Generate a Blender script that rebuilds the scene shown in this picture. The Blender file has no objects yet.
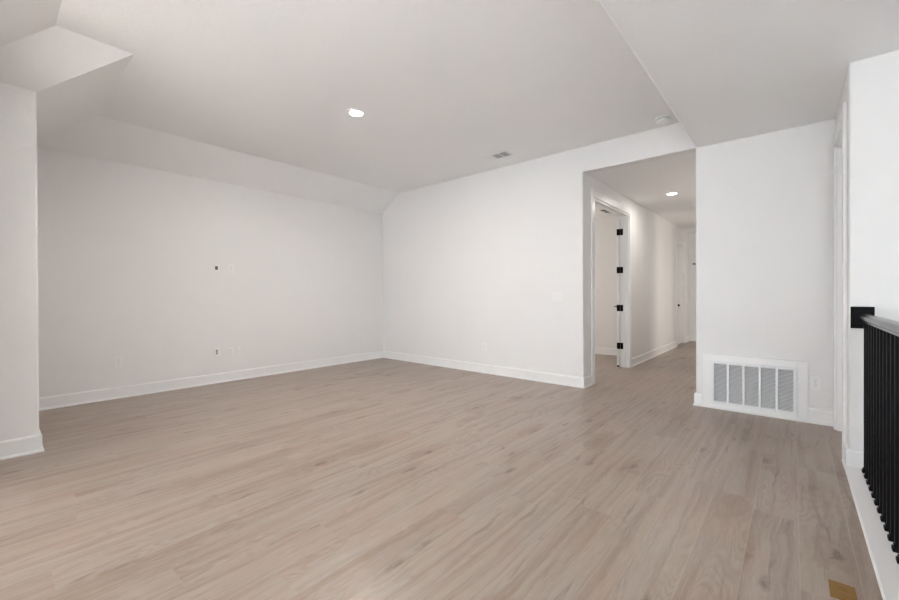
import bpy, bmesh, math
from mathutils import Vector, Matrix

C = bpy.context.scene.collection
scene = bpy.context.scene
PI = math.pi

# ------------------------------------------------------------------ camera
cam_d = bpy.data.cameras.new('camera')
cam = bpy.data.objects.new('camera', cam_d)
C.objects.link(cam)
cam_d.sensor_fit = 'HORIZONTAL'
cam_d.sensor_width = 36.0
cam_d.lens = 398.91 / 899 * 36.0
cam_d.shift_y = -3.07 / 899
cam_d.clip_start = 0.02
cam.matrix_world = (Matrix.Translation((0, 0, 1.2)) @ Matrix.Rotation(0.7117, 4, 'Z')
                    @ Matrix.Rotation(PI / 2 - 0.0038, 4, 'X') @ Matrix.Rotation(-0.0035, 4, 'Z'))
scene.camera = cam
K = 1 / 8      # lamps are dimmed by this and the exposure makes up for it

# ------------------------------------------------------------------ look
vs = scene.view_settings
vs.view_transform = 'Standard'
vs.look = 'None'
vs.exposure = 3.0
vs.gamma = 1.0
vs.use_curve_mapping = False

# ------------------------------------------------------------------ world
world = bpy.data.worlds.new('sky')
scene.world = world
world.use_nodes = True
world.node_tree.nodes['Background'].inputs['Color'].default_value = (0.80, 0.88, 1.0, 1)
world.node_tree.nodes['Background'].inputs['Strength'].default_value = 1.0 * K


# ------------------------------------------------------------------ area lamps standing in for daylight
def area(name, loc, rot, sx, sy, power, color=(1, 1, 1), spread=180):
    l = bpy.data.lights.new(name, 'AREA')
    l.shape = 'RECTANGLE'
    l.size = sx
    l.size_y = sy
    l.energy = power * K
    l.color = color
    l.spread = math.radians(spread)
    o = bpy.data.objects.new(name, l)
    C.objects.link(o)
    o.location = loc
    o.rotation_euler = rot
    return o


DAY = (0.83, 0.92, 1.0)
SUN = (0.78, 0.90, 1.0)
WARM = (1.0, 0.93, 0.865)
# unseen area lamps put in as daylight: at guessed rear windows, in the stairwell,
# in the side room off the hallway and in the bedroom
P = dict(w1=8, w2=100, w3=68, b1=240, b2=540, b3=150, stair=3, side=32, far=14, bed=37, dl=48, dh=9)
area('rear_added_daylight', (-3.1, -4.42, 1.45), (PI / 2, 0, 0), 1.5, 1.5, P['w1'], DAY)
area('rear_added_daylight', (-1.2, -4.42, 1.45), (PI / 2, 0, 0), 1.5, 1.5, P['w2'], DAY)
area('rear_added_daylight', (1.0, -4.42, 1.45), (PI / 2, 0, 0), 1.3, 1.5, P['w3'], DAY)
# unseen beams added at the rear windows; their floor bounce lifts the ceiling
area('floor_bounce_fill', (-3.1, -4.40, 1.6), (PI / 2 - 0.80, 0, 0), 1.4, 1.0, P['b1'], SUN, 32)
area('floor_bounce_fill', (-1.2, -4.40, 1.6), (PI / 2 - 0.80, 0, 0), 1.4, 1.0, P['b2'], SUN, 32)
area('floor_bounce_fill', (1.0, -4.40, 1.6), (PI / 2 - 0.80, 0, 0.25), 1.2, 1.0, P['b3'], SUN, 32)
area('stair_fill', (1.82, 1.4, 1.3), (PI / 2, 0, PI / 2), 2.2, 1.4, P['stair'], DAY)  # no window there; unseen lamp added to light the railing and stair walls
area('side_room_unseen_light', (1.1, 9.6, 1.5), (PI / 2, 0, PI / 2), 1.2, 1.4, P['side'], WARM)
area('side_room_unseen_light', (1.1, 10.95, 1.5), (PI / 2, 0, PI / 2), .7, 1.4, P['far'], WARM)  # lamp added to brighten the far end of the hallway
area('bedroom_fill', (-5.38, 6.7, 1.5), (PI / 2, 0, -PI / 2), 1.6, 1.4, P['bed'], WARM)  # unseen lamp added to brighten the bedroom

# ------------------------------------------------------------------ material helpers
class NT:
    def __init__(self, name):
        self.m = bpy.data.materials.new(name)
        self.m.use_nodes = True
        self.t = self.m.node_tree
        self.bsdf = self.t.nodes['Principled BSDF']

    def n(self, typ, **kw):
        nd = self.t.nodes.new(typ)
        for k, v in kw.items():
            setattr(nd, k, v)
        return nd

    def put(self, sock, v):
        if isinstance(v, bpy.types.NodeSocket):
            self.t.links.new(v, sock)
        elif v is not None:
            sock.default_value = v

    def math(self, op, a, b=None, c=None, clamp=False):
        nd = self.n('ShaderNodeMath', operation=op, use_clamp=clamp)
        for i, v in enumerate((a, b, c)):
            self.put(nd.inputs[i], v)
        return nd.outputs[0]

    def xyz(self, x, y, z=0.0):
        nd = self.n('ShaderNodeCombineXYZ')
        for i, v in enumerate((x, y, z)):
            self.put(nd.inputs[i], v)
        return nd.outputs[0]

    def noise(self, vec, scale=1.0, detail=3.0, rough=0.5, dist=0.0):
        nd = self.n('ShaderNodeTexNoise')
        self.put(nd.inputs['Vector'], vec)
        nd.inputs['Scale'].default_value = scale
        nd.inputs['Detail'].default_value = detail
        nd.inputs['Roughness'].default_value = rough
        nd.inputs['Distortion'].default_value = dist
        return nd.outputs['Fac']

    def mix(self, f, a, b, mode='MIX'):
        nd = self.n('ShaderNodeMix', data_type='RGBA', blend_type=mode)
        self.put(nd.inputs[0], f)
        self.put(nd.inputs[6], a)
        self.put(nd.inputs[7], b)
        return nd.outputs[2]

    def ramp(self, f, lo, hi, a=0.0, b=1.0):
        nd = self.n('ShaderNodeMapRange', interpolation_type='SMOOTHSTEP')
        self.put(nd.inputs[0], f)
        nd.inputs[1].default_value = lo
        nd.inputs[2].default_value = hi
        nd.inputs[3].default_value = a
        nd.inputs[4].default_value = b
        return nd.outputs[0]

    def bump(self, h, strength, dist):
        nd = self.n('ShaderNodeBump')
        nd.inputs['Strength'].default_value = strength
        nd.inputs['Distance'].default_value = dist
        self.put(nd.inputs['Height'], h)
        self.t.links.new(nd.outputs[0], self.bsdf.inputs['Normal'])


def paint(name, col, rough=0.55, bump=0.0, scale=60, spec=0.5, metal=0.0, vary=0.01):
    k = NT(name)
    tc = k.n('ShaderNodeTexCoord')
    f = k.noise(tc.outputs['Object'], 2.5, 2.0)
    a = tuple(min(1, c * (1 + vary)) for c in col) + (1,)
    b = tuple(c * (1 - vary) for c in col) + (1,)
    k.put(k.bsdf.inputs['Base Color'], k.mix(f, a, b))
    k.bsdf.inputs['Roughness'].default_value = rough
    k.bsdf.inputs['Metallic'].default_value = metal
    k.bsdf.inputs['Specular IOR Level'].default_value = spec
    if bump:
        k.bump(k.noise(tc.outputs['Object'], scale, 4.0, 0.6), bump, 0.0022)
    return k.m


def emit(name, col, s):
    k = NT(name)
    k.bsdf.inputs['Base Color'].default_value = col + (1,)
    k.bsdf.inputs['Emission Color'].default_value = col + (1,)
    k.bsdf.inputs['Emission Strength'].default_value = s
    return k.m


M = {}
M['wall'] = paint('wall_paint', (0.83, 0.82, 0.808), 0.6, 0.25, 90)
M['ceiling'] = paint('ceiling_paint', (0.90, 0.895, 0.888), 0.75, 0.8, 32)
M['trim'] = paint('trim_paint', (0.88, 0.875, 0.865), 0.32)
M['plastic'] = paint('white_plastic', (0.86, 0.855, 0.84), 0.3)
M['slot'] = paint('dark_slot', (0.10, 0.095, 0.09), 0.5)
M['cavity'] = paint('duct_shade', (0.05, 0.05, 0.05), 0.8)  # near-black colour stands in for the shade inside the ducts
M['grille'] = paint('white_enamel', (0.84, 0.845, 0.85), 0.4)
M['black'] = paint('black_paint', (0.003, 0.003, 0.0031), 0.5, spec=0.10, vary=0.05)
M['rail'] = paint('black_gloss_paint', (0.010, 0.010, 0.010), 0.16, vary=0.05)
M['brass'] = paint('satin_brass', (0.27, 0.145, 0.028), 0.45, metal=0.35, vary=0.08)
M['screw'] = paint('screw_metal', (0.5, 0.5, 0.5), 0.4, metal=0.8)
M['lens'] = emit('lamp_lens', (1.0, 0.93, 0.84), 22.0 * K)
M['glass'] = paint('window_glass', (0.85, 0.9, 0.93), 0.05)
M['glass'].node_tree.nodes['Principled BSDF'].inputs['Transmission Weight'].default_value = 1.0


# carpet-free oak laminate, planks running away along Y
def floor_material():
    k = NT('oak_laminate')
    tc = k.n('ShaderNodeTexCoord')
    sp = k.n('ShaderNodeSeparateXYZ')
    k.t.links.new(tc.outputs['Object'], sp.inputs[0])
    x, y = sp.outputs[0], sp.outputs[1]
    W, L = 0.192, 1.52
    xs = k.math('DIVIDE', k.math('SUBTRACT', x, 0.02), W)
    row = k.math('FLOOR', xs)
    fx = k.math('FRACT', xs)
    wn = k.n('ShaderNodeTexWhiteNoise', noise_dimensions='1D')
    k.put(wn.inputs['W'], row)
    ys = k.math('ADD', k.math('DIVIDE', y, L), wn.outputs['Value'])
    col = k.math('FLOOR', ys)
    fy = k.math('FRACT', ys)
    wn2 = k.n('ShaderNodeTexWhiteNoise', noise_dimensions='2D')
    k.put(wn2.inputs['Vector'], k.xyz(row, col))
    rnd = wn2.outputs['Value']
    off = k.math('MULTIPLY', rnd, 37.0)
    off2 = k.math('MULTIPLY', rnd, 91.0)
    X = k.math('ADD', x, off)
    Y = k.math('ADD', y, off2)
    # warp shared by all the figure so that nothing runs ruler straight
    wx = k.noise(k.xyz(k.math('MULTIPLY', X, 4.0), k.math('MULTIPLY', Y, 2.2)), 1.0, 2.0, 0.5)
    XW = k.math('ADD', X, k.math('MULTIPLY', k.math('SUBTRACT', wx, 0.5), 0.055))
    # knots: sparse points that bend the grain around them
    def knots(sx, sy, lo, hi, seed):
        vo = k.n('ShaderNodeTexVoronoi', feature='F1', voronoi_dimensions='2D')
        wob = k.noise(k.xyz(k.math('MULTIPLY', X, 30.0), k.math('MULTIPLY', Y, 14.0), seed), 1.0, 3.0, 0.6)
        wob = k.math('MULTIPLY', k.math('SUBTRACT', wob, 0.5), 0.22)
        k.put(vo.inputs['Vector'], k.xyz(k.math('ADD', k.math('MULTIPLY', X, sx), wob),
                                         k.math('ADD', k.math('MULTIPLY', Y, sy), k.math('ADD', wob, seed))))
        vo.inputs['Scale'].default_value = 1.0
        gate = k.n('ShaderNodeSeparateXYZ')
        k.put(gate.inputs[0], vo.outputs['Color'])
        return vo.outputs['Distance'], k.ramp(gate.outputs[0], lo, hi), gate.outputs[1]
    kd, g, sz = knots(2.6, 1.15, 0.50, 0.72, 0.0)
    halo = k.math('MULTIPLY', k.ramp(kd, 0.0, 0.40, 1.0, 0.0), g)
    core = k.math('MULTIPLY', k.ramp(kd, 0.01, 0.095, 1.0, 0.0), k.math('MULTIPLY', g, k.ramp(sz, 0.3, 0.7)))
    kd2, g2, sz2 = knots(6.0, 1.6, 0.70, 0.90, 5.3)
    core2 = k.math('MULTIPLY', k.ramp(kd2, 0.01, 0.16, 1.0, 0.0), g2)
    # growth ring figure: level lines of a long stretched field
    fld = k.noise(k.xyz(k.math('MULTIPLY', XW, 5.0), k.math('MULTIPLY', Y, 1.25), off), 1.0, 2.0, 0.4, 0.2)
    fld = k.math('ADD', fld, k.math('MULTIPLY', halo, 0.25))
    rings = k.math('SINE', k.math('MULTIPLY', fld, 150.0))
    rings = k.ramp(rings, -0.4, 1.0)
    patch = k.ramp(k.noise(k.xyz(k.math('MULTIPLY', X, 4.0), k.math('MULTIPLY', Y, 1.0), 21.0), 1.0, 2.0, 0.5), 0.46, 0.66)
    rings = k.math('MULTIPLY', rings, patch)
    kr = k.ramp(k.math('SINE', k.math('ADD', k.math('MULTIPLY', kd, 75.0), k.math('MULTIPLY', fld, 40.0))), -0.5, 1.0)
    rings = k.mix(k.ramp(halo, 0.05, 0.5), rings, kr)
    fine = k.noise(k.xyz(k.math('MULTIPLY', XW, 170.0), k.math('MULTIPLY', Y, 9.0)), 1.0, 4.0, 0.65)
    streak = k.noise(k.xyz(k.math('MULTIPLY', XW, 24.0), k.math('MULTIPLY', Y, 0.7)), 1.0, 5.0, 0.58, 0.5)
    broad = k.noise(k.xyz(k.math('MULTIPLY', XW, 8.0), k.math('MULTIPLY', Y, 0.8), 4.0), 1.0, 3.0, 0.5, 0.4)
    dark = k.noise(k.xyz(k.math('MULTIPLY', XW, 20.0), k.math('MULTIPLY', Y, 2.2), 9.0), 1.0, 4.0, 0.62, 0.8)
    pink = k.noise(k.xyz(k.math('MULTIPLY', X, 3.0), k.math('MULTIPLY', Y, 1.6), 14.0), 1.0, 2.0, 0.5)
    c = k.mix(rnd, FLOOR_A, FLOOR_B)
    c = k.mix(k.ramp(broad, 0.35, 0.65), c, FLOOR_C)
    c = k.mix(k.math('MULTIPLY', k.ramp(pink, 0.48, 0.70), 0.45), c, (0.36, 0.235, 0.18, 1))
    c = k.mix(k.math('MULTIPLY', k.ramp(streak, 0.42, 0.70), 0.55), c, FLOOR_D)
    c = k.mix(k.math('MULTIPLY', rings, 0.34), c, FLOOR_D)
    c = k.mix(k.math('MULTIPLY', k.ramp(fine, 0.42, 0.72), 0.30), c, FLOOR_L)
    c = k.mix(k.math('MULTIPLY', k.ramp(dark, 0.60, 0.74), 0.58), c, FLOOR_K)
    c = k.mix(k.math('MULTIPLY', halo, 0.50), c, (0.25, 0.160, 0.105, 1))
    c = k.mix(k.math('MULTIPLY', k.math('MAXIMUM', core, k.math('MULTIPLY', core2, 0.9)), 0.78), c, FLOOR_K)
    # seams: bevel highlights put in as a paler colour
    ex = k.math('MULTIPLY', k.math('MINIMUM', fx, k.math('SUBTRACT', 1.0, fx)), W)
    ey = k.math('MULTIPLY', k.math('MINIMUM', fy, k.math('SUBTRACT', 1.0, fy)), L)
    seam = k.math('MAXIMUM', k.ramp(ex, 0.0004, 0.0024, 1.0, 0.0), k.ramp(ey, 0.0003, 0.0016, 0.35, 0.0))
    c = k.mix(k.math('MULTIPLY', seam, 0.38), c, FLOOR_L)
    k.put(k.bsdf.inputs['Base Color'], c)
    k.put(k.bsdf.inputs['Roughness'], k.ramp(fine, 0.2, 0.8, 0.31, 0.42))
    k.bsdf.inputs['Specular IOR Level'].default_value = 0.72
    h = k.math('SUBTRACT', k.math('MULTIPLY', fine, 0.15), seam)
    k.bump(h, 0.25, 0.0006)
    return k.m


FLOOR_A = (0.290, 0.216, 0.164, 1)
FLOOR_B = (0.375, 0.305, 0.250, 1)
FLOOR_C = (0.345, 0.284, 0.240, 1)
FLOOR_D = (0.190, 0.124, 0.084, 1)
FLOOR_K = (0.095, 0.066, 0.050, 1)
FLOOR_L = (0.500, 0.430, 0.370, 1)
M['floor'] = floor_material()


# ------------------------------------------------------------------ mesh helpers
def obj(name, bm, mat, parent=None, loc=(0, 0, 0), rotz=0.0, smooth=None):
    bmesh.ops.remove_doubles(bm, verts=bm.verts, dist=1e-6)
    bmesh.ops.recalc_face_normals(bm, faces=bm.faces)
    me = bpy.data.meshes.new(name)
    bm.to_mesh(me)
    bm.free()
    me.materials.append(M[mat] if isinstance(mat, str) else mat)
    o = bpy.data.objects.new(name, me)
    C.objects.link(o)
    o.location = loc
    o.rotation_euler = (0, 0, rotz)
    if smooth:
        for p in me.polygons:
            p.use_smooth = True
        me.set_sharp_from_angle(angle=math.radians(smooth))
    if parent:
        o.parent = parent
    return o


def struct(name, bm, mat, **kw):
    o = obj(name, bm, mat, **kw)
    if not o.parent:
        o['kind'] = 'structure'
    return o


def thing(name, label, cat, loc=(0, 0, 0), rotz=0.0, group=None, kind=None):
    o = bpy.data.objects.new(name, None)
    o.empty_display_size = 0.1
    C.objects.link(o)
    o.location = loc
    o.rotation_euler = (0, 0, rotz)
    if label:
        o['label'] = label
    if cat:
        o['category'] = cat
    if group:
        o['group'] = group
    if kind:
        o['kind'] = kind
    return o


def box(bm, a, b, bev=0.0, seg=2):
    x0, y0, z0 = [min(p, q) for p, q in zip(a, b)]
    x1, y1, z1 = [max(p, q) for p, q in zip(a, b)]
    v = [bm.verts.new(p) for p in ((x0, y0, z0), (x1, y0, z0), (x1, y1, z0), (x0, y1, z0),
                                   (x0, y0, z1), (x1, y0, z1), (x1, y1, z1), (x0, y1, z1))]
    fs = [bm.faces.new([v[i] for i in q]) for q in
          ((3, 2, 1, 0), (4, 5, 6, 7), (0, 1, 5, 4), (1, 2, 6, 5), (2, 3, 7, 6), (3, 0, 4, 7))]
    if bev:
        es = list({e for f in fs for e in f.edges})
        bmesh.ops.bevel(bm, geom=es, offset=bev, segments=seg, affect='EDGES', profile=0.5)
    return v


def rounded(pts, radii, seg=5):
    """plan polygon with some of its corners rounded"""
    out = []
    n = len(pts)
    for i, p in enumerate(pts):
        r = radii.get(i, 0)
        p = Vector(p)
        if not r:
            out.append(p)
            continue
        a = (Vector(pts[i - 1]) - p).normalized()
        b = (Vector(pts[(i + 1) % n]) - p).normalized()
        c = p + (a + b) * r
        s, e = p + a * r - c, p + b * r - c
        for t in range(seg + 1):
            q = (s * math.cos(PI / 2 * t / seg) + e * math.sin(PI / 2 * t / seg))
            out.append(c + q)
    return out


def prism(bm, pts, lo, hi, axis='Z'):
    """extrude a polygon; axis Z: pts=(x,y); axis X: pts=(y,z); axis Y: pts=(x,z)"""
    def mk(p, t):
        return {'Z': (p[0], p[1], t), 'X': (t, p[0], p[1]), 'Y': (p[0], t, p[1])}[axis]
    A = [bm.verts.new(mk(p, lo)) for p in pts]
    B = [bm.verts.new(mk(p, hi)) for p in pts]
    n = len(pts)
    for i in range(n):
        bm.faces.new((A[i], A[(i + 1) % n], B[(i + 1) % n], B[i]))
    bm.faces.new(A)
    bm.faces.new(B)


def disc(bm, c, r, z, n=32, flip=False):
    return [bm.verts.new((c[0] + r * math.cos(2 * PI * i / n), c[1] + r * math.sin(2 * PI * i / n), z)) for i in range(n)]


def lathe(bm, prof, n=32, cap0=False, cap1=False, c=(0, 0, 0)):
    rings = [[bm.verts.new((c[0] + r * math.cos(2 * PI * i / n), c[1] + r * math.sin(2 * PI * i / n), c[2] + z))
              for i in range(n)] for r, z in prof]
    for a, b in zip(rings, rings[1:]):
        for i in range(n):
            bm.faces.new((a[i], a[(i + 1) % n], b[(i + 1) % n], b[i]))
    if cap0:
        bm.faces.new(rings[0])
    if cap1:
        bm.faces.new(rings[-1])


def new():
    return bmesh.new()


BASE = [(0.0, 0.0), (0.026, 0.0), (0.026, 0.007), (0.022, 0.016), (0.015, 0.021), (0.015, 0.120),
        (0.011, 0.130), (0.0, 0.135)]


def sweep_base(bm, path, prof=BASE, z=0.0):
    """skirting along a plan path; the room lies to the right of the path"""
    P = [Vector(p) for p in path]
    dirs = [(b - a).normalized() for a, b in zip(P, P[1:])]
    nor = [Vector((d.y, -d.x)) for d in dirs]
    rows = []
    for i, p in enumerate(P):
        if i == 0:
            m = nor[0]
        elif i == len(P) - 1:
            m = nor[-1]
        else:
            m = (nor[i - 1] + nor[i])
            m = m / (1 + nor[i - 1].dot(nor[i]))
        rows.append([bm.verts.new((p.x + m.x * o, p.y + m.y * o, z + h)) for o, h in prof])
    k = len(prof)
    for a, b in zip(rows, rows[1:]):
        for i in range(k):
            bm.faces.new((a[i], a[(i + 1) % k], b[(i + 1) % k], b[i]))
    bm.faces.new(rows[0])
    bm.faces.new(rows[-1])


# ------------------------------------------------------------------ dimensions (metres)
XA, YB = -6.041, 5.02          # far left wall, back wall
XE, YE = -4.432, 0.26          # near left wall and the recess behind it
ZK, ZC = 2.785, 3.107          # lower and upper ceiling
XC, XH = -0.803, -2.053        # both sides of the hallway
XD, YD = 0.289, 3.876          # stair corner
XR = 1.9                       # stairwell far side
YR = -4.5                      # rear wall
YF = 11.9                      # end of the hallway
T = 0.13
TOP = 3.4
R = 0.014

# ------------------------------------------------------------------ floors
b = new()
box(b, (-6.3, YR - .2, -0.04), (0.47, YB, 0))
box(b, (-6.3, YB, -0.04), (2.2, 12.3, 0))
struct('floor', b, 'floor')
b = new()
box(b, (0.47, YR - .2, -2.84), (XR + .1, YD + .2, -2.8))
struct('floor_stairwell', b, 'floor')

# ------------------------------------------------------------------ walls
b = new()
box(b, (XA - T, YE - .1, 0), (XA, YB + T, TOP))
struct('wall_left', b, 'wall')

b = new()      # near left wall and the side of the recess
prism(b, rounded([(XA, YR - .2), (XE, YR - .2), (XE, YE), (XA, YE)], {2: R}), 0, ZK)
struct('wall_near_left', b, 'wall')

b = new()      # back wall, with the header over the hallway opening
prism(b, rounded([(XA - T, YB), (XH, YB), (XH, YB + T), (XA - T, YB + T)], {1: R}), 0, ZK)
box(b, (XA - T, YB, ZK), (XH, YB + T, TOP))
prism(b, rounded([(YB, ZK), (YB, TOP), (YB + T, TOP), (YB + T, ZK)], {0: R}), XH, XC + .004, 'X')
struct('wall_back', b, 'wall')

b = new()      # wall with the return grille
prism(b, rounded([(XC, YB), (XR, YB), (XR, YB + T), (XC, YB + T)], {0: R}), 0, ZK + .05)
struct('wall_grille', b, 'wall')

DA, DB, DH = 5.385, 6.895, 2.515            # bedroom door opening
D2A, D2B, D2H = 10.45, 11.27, 2.40          # second door in the hallway
b = new()
box(b, (XH - T, YB + T, 0), (XH, DA, ZK + .05))
box(b, (XH - T, DB, 0), (XH, D2A, ZK + .05))
box(b, (XH - T, D2B, 0), (XH, YF + T, ZK + .05))
box(b, (XH - T, DA, DH), (XH, DB, ZK + .05))
box(b, (XH - T, D2A, D2H), (XH, D2B, ZK + .05))
struct('wall_hallway_left', b, 'wall')

b = new()      # hallway right wall, with an opening to a side room
SA, SB = 8.85, 10.0
S2A, S2B = 10.5, 11.4  # second opening, added to let lamp light reach the hallway end
box(b, (XC, YB + T, 0), (XC + T, SA, ZK + .05))
box(b, (XC, SB, 0), (XC + T, S2A, ZK + .05))
box(b, (XC, S2B, 0), (XC + T, YF + T, ZK + .05))
box(b, (XC, S2A, 2.5), (XC + T, S2B, ZK + .05))
box(b, (XC, SA, 2.5), (XC + T, SB, ZK + .05))
struct('wall_hallway_right', b, 'wall')

b = new()
box(b, (XH, YF, 0), (XC, YF + T, ZK + .05))
struct('wall_hallway_end', b, 'wall')

b = new()      # side room
box(b, (XC + T, 8.1, 0), (1.3, 8.2, ZK + .05))
box(b, (XC + T, 11.6, 0), (1.3, 11.7, ZK + .05))
box(b, (1.2, 8.2, 0), (1.3, 11.6, ZK + .05))
struct('wall_side_room', b, 'wall')

b = new()      # bedroom
box(b, (-5.6, 8.14, 0), (XH - T, 8.26, ZK + .05))
box(b, (-5.6, YB + T, 0), (-5.48, 8.14, ZK + .05))
struct('wall_bedroom', b, 'wall')

SDA, SDB, SDH = 4.125, 4.885, 2.49           # door in the stair wall
b = new()
prism(b, rounded([(XD, YD), (XR, YD), (XR, YD + .12), (XD + .12, YD + .12), (XD + .12, SDA), (XD, SDA)], {0: R}), 0, ZK + .05)
box(b, (XD, SDB, 0), (XD + .12, YB, ZK + .05))
box(b, (XD, SDA, SDH), (XD + .12, SDB, ZK + .05))
box(b, (.47, YD, -2.8), (XR, YD + .12, 0))
struct('wall_stair', b, 'wall')

b = new()
box(b, (XR, YR - .2, -2.8), (XR + T, YD + .2, TOP))
struct('wall_right', b, 'wall')
b = new()
box(b, (0.47, YR - .2, -2.8), (0.49, YD, -0.03))
struct('wall_stairwell', b, 'wall')

b = new()      # unseen short wall left of the camera, length set to shade the near left wall
prism(b, rounded([(XE - .02, -.31), (-3.70, -.31), (-3.70, -.18), (XE - .02, -.18)], {1: R, 2: R}), 0, ZK + .03)
struct('wall_near_shade', b, 'wall')

b = new()      # rear wall with guessed window openings, unseen, added to light the room
WIN = ((-3.9, -2.3), (-2.0, -.4), (.35, 1.65))
for x0, x1, z0, z1 in ((-6.1, -3.9, 0, TOP), (-2.3, -2.0, 0, TOP), (-.4, .35, 0, TOP), (1.65, XR, -2.8, TOP), (.47, 1.65, -2.8, 0)) + \
        tuple((a, c, 0, .7) for a, c in WIN) + tuple((a, c, 2.2, TOP) for a, c in WIN):
    box(b, (x0, YR - T, z0), (x1, YR, z1))
struct('wall_rear', b, 'wall')
for i, (x0, x1) in enumerate(WIN):
    b = new()
    for c0, c1 in (((x0, .7), (x0 + .05, 2.2)), ((x1 - .05, .7), (x1, 2.2)), ((x0, .7), (x1, .75)), ((x0, 2.15), (x1, 2.2)),
                   ((x0, 1.43), (x1, 1.47)), (((x0 + x1) / 2 - .02, .7), ((x0 + x1) / 2 + .02, 2.2))):
        box(b, (c0[0], YR - .1, c0[1]), (c1[0], YR - .04, c1[1]))
    w = struct('window_%d' % (i + 1), b, 'trim')
    b = new()
    box(b, (x0 + .01, YR - .075, .71), (x1 - .01, YR - .069, 2.19))
    obj('pane', b, 'glass', w)

# ------------------------------------------------------------------ ceilings
XAr, XEr, YC, YQ = -5.55, -3.93, 0.324, 0.765
b = new()
V = lambda *p: b.verts.new(p)
Q = lambda *ps: b.faces.new([b.verts.new(p) for p in ps])
Q((XAr, YQ, ZC), (XEr, YQ, ZC), (XEr, YC, ZC), (XC, YC, ZC), (XC, YB, ZC), (XAr, YB, ZC))
Q((XA, YE, ZK), (XA, YB, ZK), (XAr, YB, ZC), (XAr, YQ, ZC))
Q((XA, YE, ZK), (XE, YE, ZK), (XEr, YQ, ZC), (XAr, YQ, ZC))
Q((XE, YE, ZK), (XEr, YQ, ZC), (XEr, YC, ZC), (XE, YC - .5, ZK))
Q((XE, YC - .5, ZK), (XEr, YC, ZC), (XC, YC, ZC), (XC, YC - .5, ZK))
Q((XE, YC - .5, ZK), (XC, YC - .5, ZK), (XC, YR, ZK), (XE, YR, ZK))
struct('ceiling', b, 'ceiling')
b = new()      # roof deck closing the attic
box(b, (-6.4, YR - .3, 3.4), (2.2, 12.4, 3.45))
struct('ceiling_deck', b, 'ceiling')
b = new()      # lower ceiling over the stair side
prism(b, rounded([(XC, ZK), (XR + .05, ZK), (XR + .05, TOP), (XC, TOP)], {0: .026}), YR - .1, YB + .03, 'Y')
struct('ceiling_stair', b, 'ceiling')
b = new()
box(b, (XH - .05, YB + T, ZK), (XC + .05, YF + .1, ZK + .1))
struct('ceiling_hallway', b, 'ceiling')
b = new()
box(b, (-5.6, YB + T, ZK), (XH - .08, 8.3, ZK + .1))
box(b, (XC + .08, 8.1, ZK), (1.3, 11.7, ZK + .1))
struct('ceiling_bedroom', b, 'ceiling')

# ------------------------------------------------------------------ skirtings
b = new()
sweep_base(b, [(-3.70, -.31), (-3.70, -.18), (XE, -.18), (XE, YE), (XA, YE), (XA, YB)])
struct('baseboard_left', b, 'trim')
b = new()
sweep_base(b, [(XA, YB), (XH, YB), (XH, DA - .11)])
struct('baseboard_back', b, 'trim')
b = new()
sweep_base(b, [(XH, DB + .11), (XH, D2A - .105)])
sweep_base(b, [(XH, D2B + .105), (XH, YF), (XC, YF), (XC, S2B + .105)])
sweep_base(b, [(XC, S2A - .105), (XC, SB + .105)])
sweep_base(b, [(-5.48, 8.14), (XH - T, 8.14), ])
struct('baseboard_hallway', b, 'trim')
b = new()
sweep_base(b, [(XC, SA - .105), (XC, YB), (XC + .062, YB)])
sweep_base(b, [(.104, YB), (XD, YB)])
struct('baseboard_grille_wall', b, 'trim')
b = new()
sweep_base(b, [(XD, SDA - .095), (XD, YD), (XD + .16, YD)], z=0.0)
struct('baseboard_stair', b, 'trim')

# white landing plate under the balusters
b = new()
prism(b, [(.265, 0.0), (.265, .010), (.271, .016), (.485, .016), (.49, .010), (.49, -.30), (.470, -.30), (.470, 0.0)], YR, YD - .001, 'Y')
struct('trim_1', b, 'trim')


# ------------------------------------------------------------------ doors
def casing(bm, x, y0, y1, h, side, w=.105, t=.019, rev=.006):
    """flat casing on a wall plane x; side = direction out of the wall"""
    s = side * t
    box(bm, (x, y0 - w, 0), (x + s, y0 - rev, h + w), .003)
    box(bm, (x, y1 + rev, 0), (x + s, y1 + w, h + w), .003)
    box(bm, (x, y0 - rev, h + rev), (x + s, y1 + rev, h + w), .003)


def lining(bm, x0, x1, y0, y1, h, t=.016):
    box(bm, (x0, y0, 0), (x1, y0 + t, h))
    box(bm, (x0, y1 - t, 0), (x1, y1, h))
    box(bm, (x0, y0 + t, h - t), (x1, y1 - t, h))


def stops(bm, x0, x1, y0, y1, h, t=.016, s=.011):
    box(bm, (x0, y0 + t, 0), (x1, y0 + t + s, h - t))
    box(bm, (x0, y1 - t - s, 0), (x1, y1 - t, h - t))
    box(bm, (x0, y0 + t + s, h - t - s), (x1, y1 - t - s, h - t))


# bedroom door
b = new()
lining(b, XH - T, XH, DA, DB, DH)
d1 = struct('door_1', b, 'trim')
b = new()
casing(b, XH, DA, DB, DH, 1)
casing(b, XH - T, DA, DB, DH, -1)
obj('casing', b, 'trim', d1)
b = new()
stops(b, XH - T + .05, XH - T + .085, DA, DB, DH)
obj('door_stop', b, 'trim', d1)
piv = Vector((XH - T - .006, DB - .016 - .006, 0))
u = Vector((piv.x, piv.y, 0)).normalized()
ang = math.atan2(u.y, u.x)
LM = Matrix.Translation(piv) @ Matrix.Rotation(ang, 4, 'Z')     # local x along the leaf, +y to its left


def local(bm):
    bmesh.ops.transform(bm, matrix=LM, verts=bm.verts)
    return bm


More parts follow.
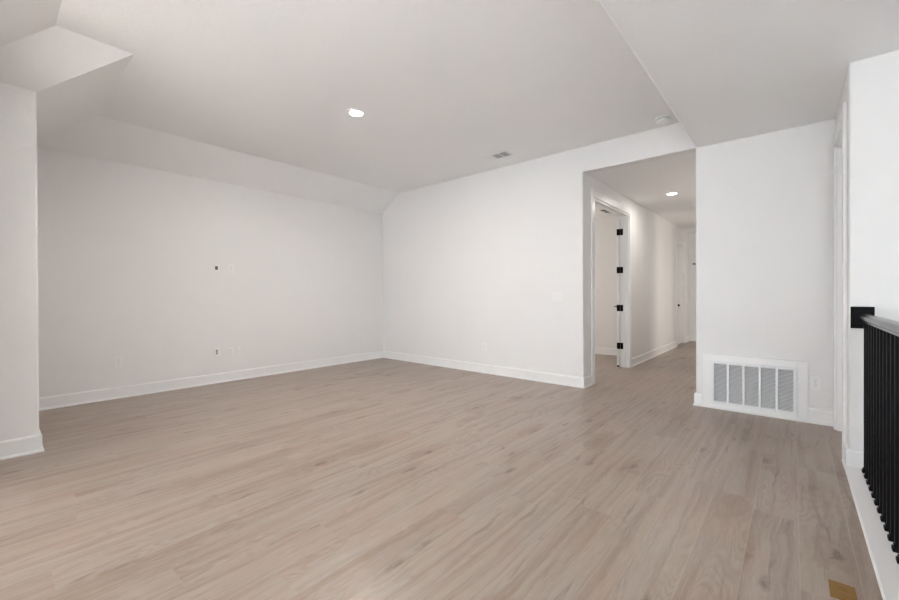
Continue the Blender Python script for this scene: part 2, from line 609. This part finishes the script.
b = new()
box(b, (.002, .006, .02), (.74, .046, DH - .03), .002)
leaf = obj('leaf', local(b), 'trim', d1)
for z in (2.242, 1.611, .981, .351):
    b = new()
    box(b, (-.001, .006, z - .052), (.0015, .046, z + .052), .0006)
    box(b, (-.004, .000, z - .052), (.008, .006, z + .052), .001)
    local(b)
    box(b, (XH - T + .001, DB - .0185, z - .052), (XH - T + .052, DB - .0155, z + .052), .001)
    lathe(b, [(.0065, -.054), (.0065, .054)], 12, True, True, (XH - T - .006, DB - .022, z))
    o = obj('hinge', b, 'black', d1)
    o['label'] = 'square black hinge'
b = new()
lathe(b, [(.027, -.004), (.027, .004)], 20, True, True)
bmesh.ops.rotate(b, verts=b.verts, matrix=Matrix.Rotation(PI / 2, 3, 'X'))
bmesh.ops.translate(b, verts=b.verts, vec=(.68, .05, .985))
box(b, (.672, .05, .977), (.688, .085, .993), .003)
box(b, (.575, .078, .976), (.690, .092, .994), .004)
h_ = obj('door_handle', local(b), 'black', d1)
h_['label'] = 'black lever handle'
b = new()
box(b, (.05, .02, .004), (.70, .032, .02))
box(b, (-.001, .010, .004), (.05, .042, .024), .002)
o = obj('door_bottom_seal', local(b), 'black', d1)
o['label'] = 'black seal'

# second hallway door, shut
b = new()
lining(b, XH - T, XH, D2A, D2B, D2H)
d2 = struct('door_2', b, 'trim')
b = new()
casing(b, XH, D2A, D2B, D2H, 1)
obj('casing', b, 'trim', d2)
b = new()
box(b, (XH - .065, D2A + .02, .01), (XH - .03, D2B - .02, D2H - .02))
for z0, z1 in ((.25, 1.0), (1.15, 2.15)):
    box(b, (XH - .031, D2A + .14, z0), (XH - .026, D2B - .14, z1), .003)
obj('leaf', b, 'trim', d2)
b = new()
lathe(b, [(.030, 0), (.030, .006), (.011, .012), (.011, .035), (.027, .045), (.030, .060), (.022, .072), (.004, .076)], 20, True, True)
bmesh.ops.rotate(b, verts=b.verts, matrix=Matrix.Rotation(PI / 2, 3, 'Y'))
bmesh.ops.translate(b, verts=b.verts, vec=(XH - .03, D2A + .09, .95))
o = obj('door_knob', b, 'black', d2, smooth=40)
o['label'] = 'black door knob'

# door beside the stairs, shut
b = new()
lining(b, XD, XD + .12, SDA, SDB, SDH)
d3 = struct('door_3', b, 'trim')
b = new()
casing(b, XD, SDA, SDB, SDH, -1, w=.09)
obj('casing', b, 'trim', d3)
b = new()
box(b, (XD + .075, SDA + .019, .01), (XD + .11, SDB - .019, SDH - .019))
obj('leaf', b, 'trim', d3)
b = new()
stops(b, XD + .04, XD + .073, SDA, SDB, SDH)
obj('door_stop', b, 'trim', d3)

# casings of the side room opening and of the added second one
b = new()
lining(b, XC, XC + T, SA, SB, 2.5)
casing(b, XC, SA, SB, 2.5, -1)
lining(b, XC, XC + T, S2A, S2B, 2.5)
casing(b, XC, S2A, S2B, 2.5, -1)
struct('trim_2', b, 'trim')

# flat boards framing the return grille
b = new()
GY = YB - .020
box(b, (XC + .066, GY, .005), (-.673, YB, .568), .002)
box(b, (.024, GY, .005), (.102, YB, .568), .002)
box(b, (-.673, GY, .500), (.024, YB, .568), .002)
box(b, (-.673, GY, .005), (.024, YB, .056), .002)
box(b, (XC + .060, GY - .010, 0), (.104, GY, .016), .003)
struct('trim_3', b, 'trim')

# ------------------------------------------------------------------ return air grille
g = thing('return_air_grille', 'large white louvred return air grille low on the wall beside the hallway opening', 'vent grille',
          (-.3245, YB, .056))
hw, hh = .3485, .444
b = new()
y0, y1 = -.027, -.006
x_in0, pitch, bw = -.636 + .3245, .1305, .112
z0, z1 = .026, .026 + .395
box(b, (-hw, y0, 0), (x_in0, y1, hh), .0015)
box(b, (x_in0 + 4 * pitch + bw, y0, 0), (hw, y1, hh), .0015)
box(b, (x_in0, y0, 0), (x_in0 + 4 * pitch + bw, y1, z0), .0015)
box(b, (x_in0, y0, z1), (x_in0 + 4 * pitch + bw, y1, hh), .0015)
obj('frame', b, 'grille', g)
for i in range(4):
    b = new()
    xx = x_in0 + i * pitch + bw
    box(b, (xx, y0, z0), (xx + pitch - bw, y1, z1))
    obj('mullion', b, 'grille', g)
for i in range(5):
    b = new()
    xx = x_in0 + i * pitch
    n = 31
    for j in range(n):
        zc = z0 + (j + .5) * (z1 - z0) / n
        prism(b, [(-.022, zc - .0044), (-.0205, zc - .0048), (-.0115, zc + .0022), (-.0125, zc + .0030)], xx, xx + bw, 'X')
    obj('louver_panel', b, 'grille', g)
b = new()
box(b, (-hw + .01, -.004, .01), (hw - .01, -.001, hh - .01))
o = obj('duct_backing', b, 'cavity', g)
o['label'] = 'dark sheet standing in for duct shade behind the louvres'
for x in (-.11, .19):
    for z in (.012, hh - .012):
        b = new()
        lathe(b, [(.004, 0), (.004, .0015), (.002, .0025)], 10, True, True)
        bmesh.ops.rotate(b, verts=b.verts, matrix=Matrix.Rotation(PI / 2, 3, 'X'))
        bmesh.ops.translate(b, verts=b.verts, vec=(x, y0, z))
        obj('screw', b, 'screw', g)


# ------------------------------------------------------------------ outlets and plates (built facing -Y)
def duplex(loc, rotz, label, w=.076, h=.122, group='electrical outlets'):
    t = thing('electrical_outlet', label, 'outlet', loc, rotz, group)
    b = new()
    box(b, (-w / 2, -.006, -h / 2), (w / 2, 0, h / 2), .002)
    obj('cover_plate', b, 'plastic', t)
    for s in (-1, 1):
        zc = s * .0215
        b = new()
        pts = rounded([(-.0175, zc - .0145), (.0175, zc - .0145), (.0175, zc + .0145), (-.0175, zc + .0145)],
                      {0: .006, 1: .006, 2: .006, 3: .006}, 3)
        prism(b, pts, -.0085, -.005, 'Y')
        sk = obj('socket', b, 'plastic', t)
        b = new()
        box(b, (-.0075, -.0092, zc + .000), (-.0055, -.0084, zc + .009))
        box(b, (.0055, -.0092, zc + .001), (.0075, -.0084, zc + .008))
        box(b, (-.0025, -.0092, zc - .010), (.0025, -.0084, zc - .005))
        obj('slots', b, 'slot', sk)
    b = new()
    lathe(b, [(.0035, 0), (.0035, .0012)], 10, True, True)
    bmesh.ops.rotate(b, verts=b.verts, matrix=Matrix.Rotation(PI / 2, 3, 'X'))
    bmesh.ops.translate(b, verts=b.verts, vec=(0, -.006, 0))
    obj('screw', b, 'screw', t)
    return t


def cable_plate(loc, rotz, label, holes, w=.076, h=.122):
    t = thing('cable_plate', label, 'wall plate', loc, rotz)
    b = new()
    box(b, (-w / 2, -.006, -h / 2), (w / 2, 0, h / 2), .002)
    obj('cover_plate', b, 'plastic', t)
    for (x, z, a, c) in holes:
        b = new()
        box(b, (x - a, -.009, z - c), (x + a, -.004, z + c), .001)
        o = obj('jack', b, 'slot', t)
        o['label'] = 'dark jack opening'
    return t


RA = PI / 2
duplex((XA, 1.011, .430), RA, 'white outlet low on the far left wall, leftmost of the row above the baseboard')
cable_plate((XA, 2.072, 1.590), RA, 'white plate with square dark opening at head height on the far left wall', [(0, 0, .017, .024)])
duplex((XA, 2.262, 1.585), RA, 'white outlet at head height on the far left wall, right of a dark-holed plate')
cable_plate((XA, 2.070, .429), RA, 'white plate with two small dark jacks low on the far left wall', [(0, .017, .011, .011), (0, -.017, .011, .011)])
duplex((XA, 2.252, .418), RA, 'white outlet low on the far left wall, directly right of the two-jack plate')
cable_plate((XA, 2.352, .414), RA, 'narrow white plate low on the far left wall, rightmost of the trio of plates', [(0, 0, .003, .004)], w=.05)
duplex((XA, 4.523, .405), RA, 'faint white outlet low on the far left wall next to the far corner')
duplex((-3.619, YB, .400), 0, 'white outlet low on the bright back wall left of the hallway')
duplex((.155, YB, .377), 0, 'white outlet beside the return air grille near the stair corner', .085, .132)

t = thing('light_switch', 'white three-gang switch plate on the back wall just left of the hallway', 'switch', (-2.402, YB, 1.180))
b = new()
box(b, (-.083, -.006, -.060), (.083, 0, .060), .002)
obj('cover_plate', b, 'plastic', t)
for x in (-.046, 0, .046):
    b = new()
    prism(b, [(-.005, -.034), (-.0115, -.033), (-.008, .0), (-.0085, .033), (-.005, .034)], x - .0165, x + .0165, 'X')
    obj('rocker', b, 'plastic', t)

# black hook at the end of the hallway
t = thing('wall_hook', 'small black hook high on the wall at the end of the hallway', 'hook', (-1.93, YF, 1.985))
b = new()
box(b, (-.045, -.012, -.012), (.045, 0, .012), .003)
obj('back_plate', b, 'black', t)
b = new()
box(b, (-.012, -.05, -.010), (.012, -.010, 0), .003)
box(b, (-.012, -.06, -.010), (.012, -.048, .022), .003)
obj('prong', b, 'black', t)


# ------------------------------------------------------------------ ceiling fittings (built hanging from z=0)
def downlight(loc, label, power):
    t = thing('recessed_light', label, 'ceiling light', loc, 0, 'recessed ceiling lights')
    b = new()
    lathe(b, [(.094, 0), (.094, -.004), (.086, -.008), (.072, -.008), (.064, -.001)], 40)
    obj('trim_ring', b, 'trim', t, smooth=50)
    b = new()
    lathe(b, [(.0655, -.0035), (.055, -.0080), (.030, -.0105), (.0005, -.0115)], 40, True, True)
    l = obj('lens', b, 'lens', t)
    l['label'] = 'glowing lens'
    d = bpy.data.lights.new('lamp', 'AREA')
    d.shape = 'DISK'
    d.size = .11
    d.energy = power * K
    d.color = (1.0, .955, .90)
    o = bpy.data.objects.new('lamp', d)
    C.objects.link(o)
    o.location = (0, 0, -.014)
    o.parent = t
    return t


downlight((-3.457, 2.525, ZC), 'round recessed light glowing in the middle of the main room ceiling', P['dl'])
downlight((-1.444, 7.028, ZK), 'round recessed light glowing in the hallway ceiling', P['dh'])

t = thing('smoke_detector', 'round white smoke detector on the ceiling just above the hallway header', 'smoke detector', (-1.065, 4.775, ZC))
b = new()
lathe(b, [(.078, 0), (.078, -.014), (.070, -.016)], 40, True, True)
obj('mounting_base', b, 'plastic', t, smooth=40)
b = new()
lathe(b, [(.060, -.016), (.060, -.026), (.071, -.027), (.068, -.044), (.052, -.054), (.002, -.057)], 40, True, True)
obj('cover', b, 'plastic', t, smooth=40)
b = new()
lathe(b, [(.063, -.017), (.063, -.0255)], 40, True, True)  # grey ring added in place of shading around the cover
o = obj('shade_ring', b, 'screw', t, smooth=40)
o['label'] = 'grey ring standing in for shading'
b = new()
lathe(b, [(.010, -.053), (.010, -.0595)], 16, True, True, (.02, 0, 0))
obj('test_button', b, 'plastic', t)


def ceiling_vent(loc, rotz, label, w, d, tilt):
    t = thing('ceiling_vent', label, 'vent', loc, rotz, 'ceiling supply vents')
    f = .022
    b = new()
    for a, c in (((-w / 2, -d / 2), (w / 2, -d / 2 + f)), ((-w / 2, d / 2 - f), (w / 2, d / 2)),
                 ((-w / 2, -d / 2 + f), (-w / 2 + f, d / 2 - f)), ((w / 2 - f, -d / 2 + f), (w / 2, d / 2 - f))):
        box(b, (a[0], a[1], -.007), (c[0], c[1], 0), .002)
    sec = (w - 2 * f) / 3
    for i in (1, 2):
        xx = -w / 2 + f + i * sec
        box(b, (xx - .006, -d / 2 + f, -.007), (xx + .006, d / 2 - f, -.001))
    obj('frame', b, 'grille', t)
    b = new()
    box(b, (-w / 2 + .01, -d / 2 + .01, -.0015), (w / 2 - .01, d / 2 - .01, -.0005))
    o = obj('duct_backing', b, 'cavity', t)
    o['label'] = 'dark sheet standing in for duct shade behind the blades'
    for i in range(3):
        b = new()
        xa = -w / 2 + f + i * sec + (.006 if i else 0)
        xb = -w / 2 + f + (i + 1) * sec - (.006 if i < 2 else 0)
        k = tilt[i]
        n = 7
        for j in range(n):
            xc = xa + (j + .5) * (xb - xa) / n
            if k > 0:
                q = [(xc - .0065, -.0065), (xc + .0065, -.0035), (xc + .0065, -.0025), (xc - .0065, -.0055)]
            else:
                q = [(xc - .0012, -.0065), (xc + .0012, -.0065), (xc + .0012, -.002), (xc - .0012, -.002)]
            prism(b, q, -d / 2 + f, d / 2 - f, 'Y')
        obj('blades', b, 'grille', t)
    return t


ceiling_vent((-3.063, 4.573, ZC), 0, 'white three-section supply vent in the main room ceiling near the back wall', .37, .20, (1, -1, -1))
ceiling_vent((-2.67, 7.72, ZK), RA, 'white supply vent in the bedroom ceiling seen through the open doorway', .55, .18, (1, 1, -1))
ceiling_vent((-1.80, 10.93, ZK), 0, 'white supply vent in the hallway ceiling near its far end', .36, .30, (1, 1, 1))

# ------------------------------------------------------------------ stair railing
XRAIL = .362
SP = .1065
YN = 1.20
ra = thing('stair_railing', 'black stair railing of square balusters with a glossy handrail fixed to the wall', 'railing', (XRAIL, YD, .016))
z_ = .016
# rosette
b = new()
box(b, (-.066, -.014, .950), (.048, 0, 1.098), .003)
box(b, (-.056, -.022, .960), (.038, -.012, 1.088), .004)
o = obj('rosette', b, 'black', ra)
o['label'] = 'square black wall plate of the handrail'
b = new()
pr = [(-.020, 1.000), (.020, 1.000), (.020, 1.012), (.031, 1.020), (.032, 1.036), (.024, 1.048), (.010, 1.0535),
      (-.010, 1.0535), (-.024, 1.048), (-.032, 1.036), (-.031, 1.020), (-.020, 1.012)]
prism(b, pr, YN - YD, -.015, 'Y')
o = obj('handrail', b, 'rail', ra, smooth=50)
o['label'] = 'glossy black handrail'
n = int((3.79 - YN - .05) / SP)
first = None
for i in range(n + 1):
    yy = 3.790 - i * SP - YD
    if first is None:
        b = new()
        box(b, (-.0095, -.0095, 0.0), (.0095, .0095, 1.001), .001, 1)
        first = obj('baluster', b, 'black', ra, loc=(0, yy, 0))
        b = new()
        box(b, (-.0185, -.0185, 0), (.0185, .0185, .020), .003)
        box(b, (-.0140, -.0140, .020), (.0140, .0140, .032), .002)
        shoe = obj('shoe', b, 'black', first)
    else:
        o = first.copy()
        C.objects.link(o)
        o.parent = ra
        o.location = (0, yy, 0)
        s = shoe.copy()
        C.objects.link(s)
        s.parent = o
b = new()
box(b, (-.045, -.045, 0), (.045, .045, 1.15), .003)
box(b, (-.055, -.055, 1.15), (.055, .055, 1.175), .004)
obj('newel_post', b, 'black', ra, loc=(0, YN - YD - .045, 0))

# ------------------------------------------------------------------ brass floor outlet
t = thing('floor_outlet', 'brass outlet cover plate set in the wood floor near the railing', 'floor outlet', (.150, 2.242, 0), 0)
b = new()
box(b, (-.040, -.062, 0), (.040, .062, .004), .0015)
obj('cover_plate', b, 'brass', t)
for s in (-1, 1):
    b = new()
    lathe(b, [(.019, .0035), (.019, .0052), (.016, .0058)], 24, True, True, (0, s * .024, 0))
    o = obj('screw_cap', b, 'brass', t, smooth=40)
    b = new()
    box(b, (-.010, s * .024 - .0012, .0055), (.010, s * .024 + .0012, .0062))
    obj('slot', b, 'slot', o)
for s in (-1, 1):
    b = new()
    lathe(b, [(.003, .003), (.003, .005)], 10, True, True, (0, s * .053, 0))
    obj('screw', b, 'brass', t)
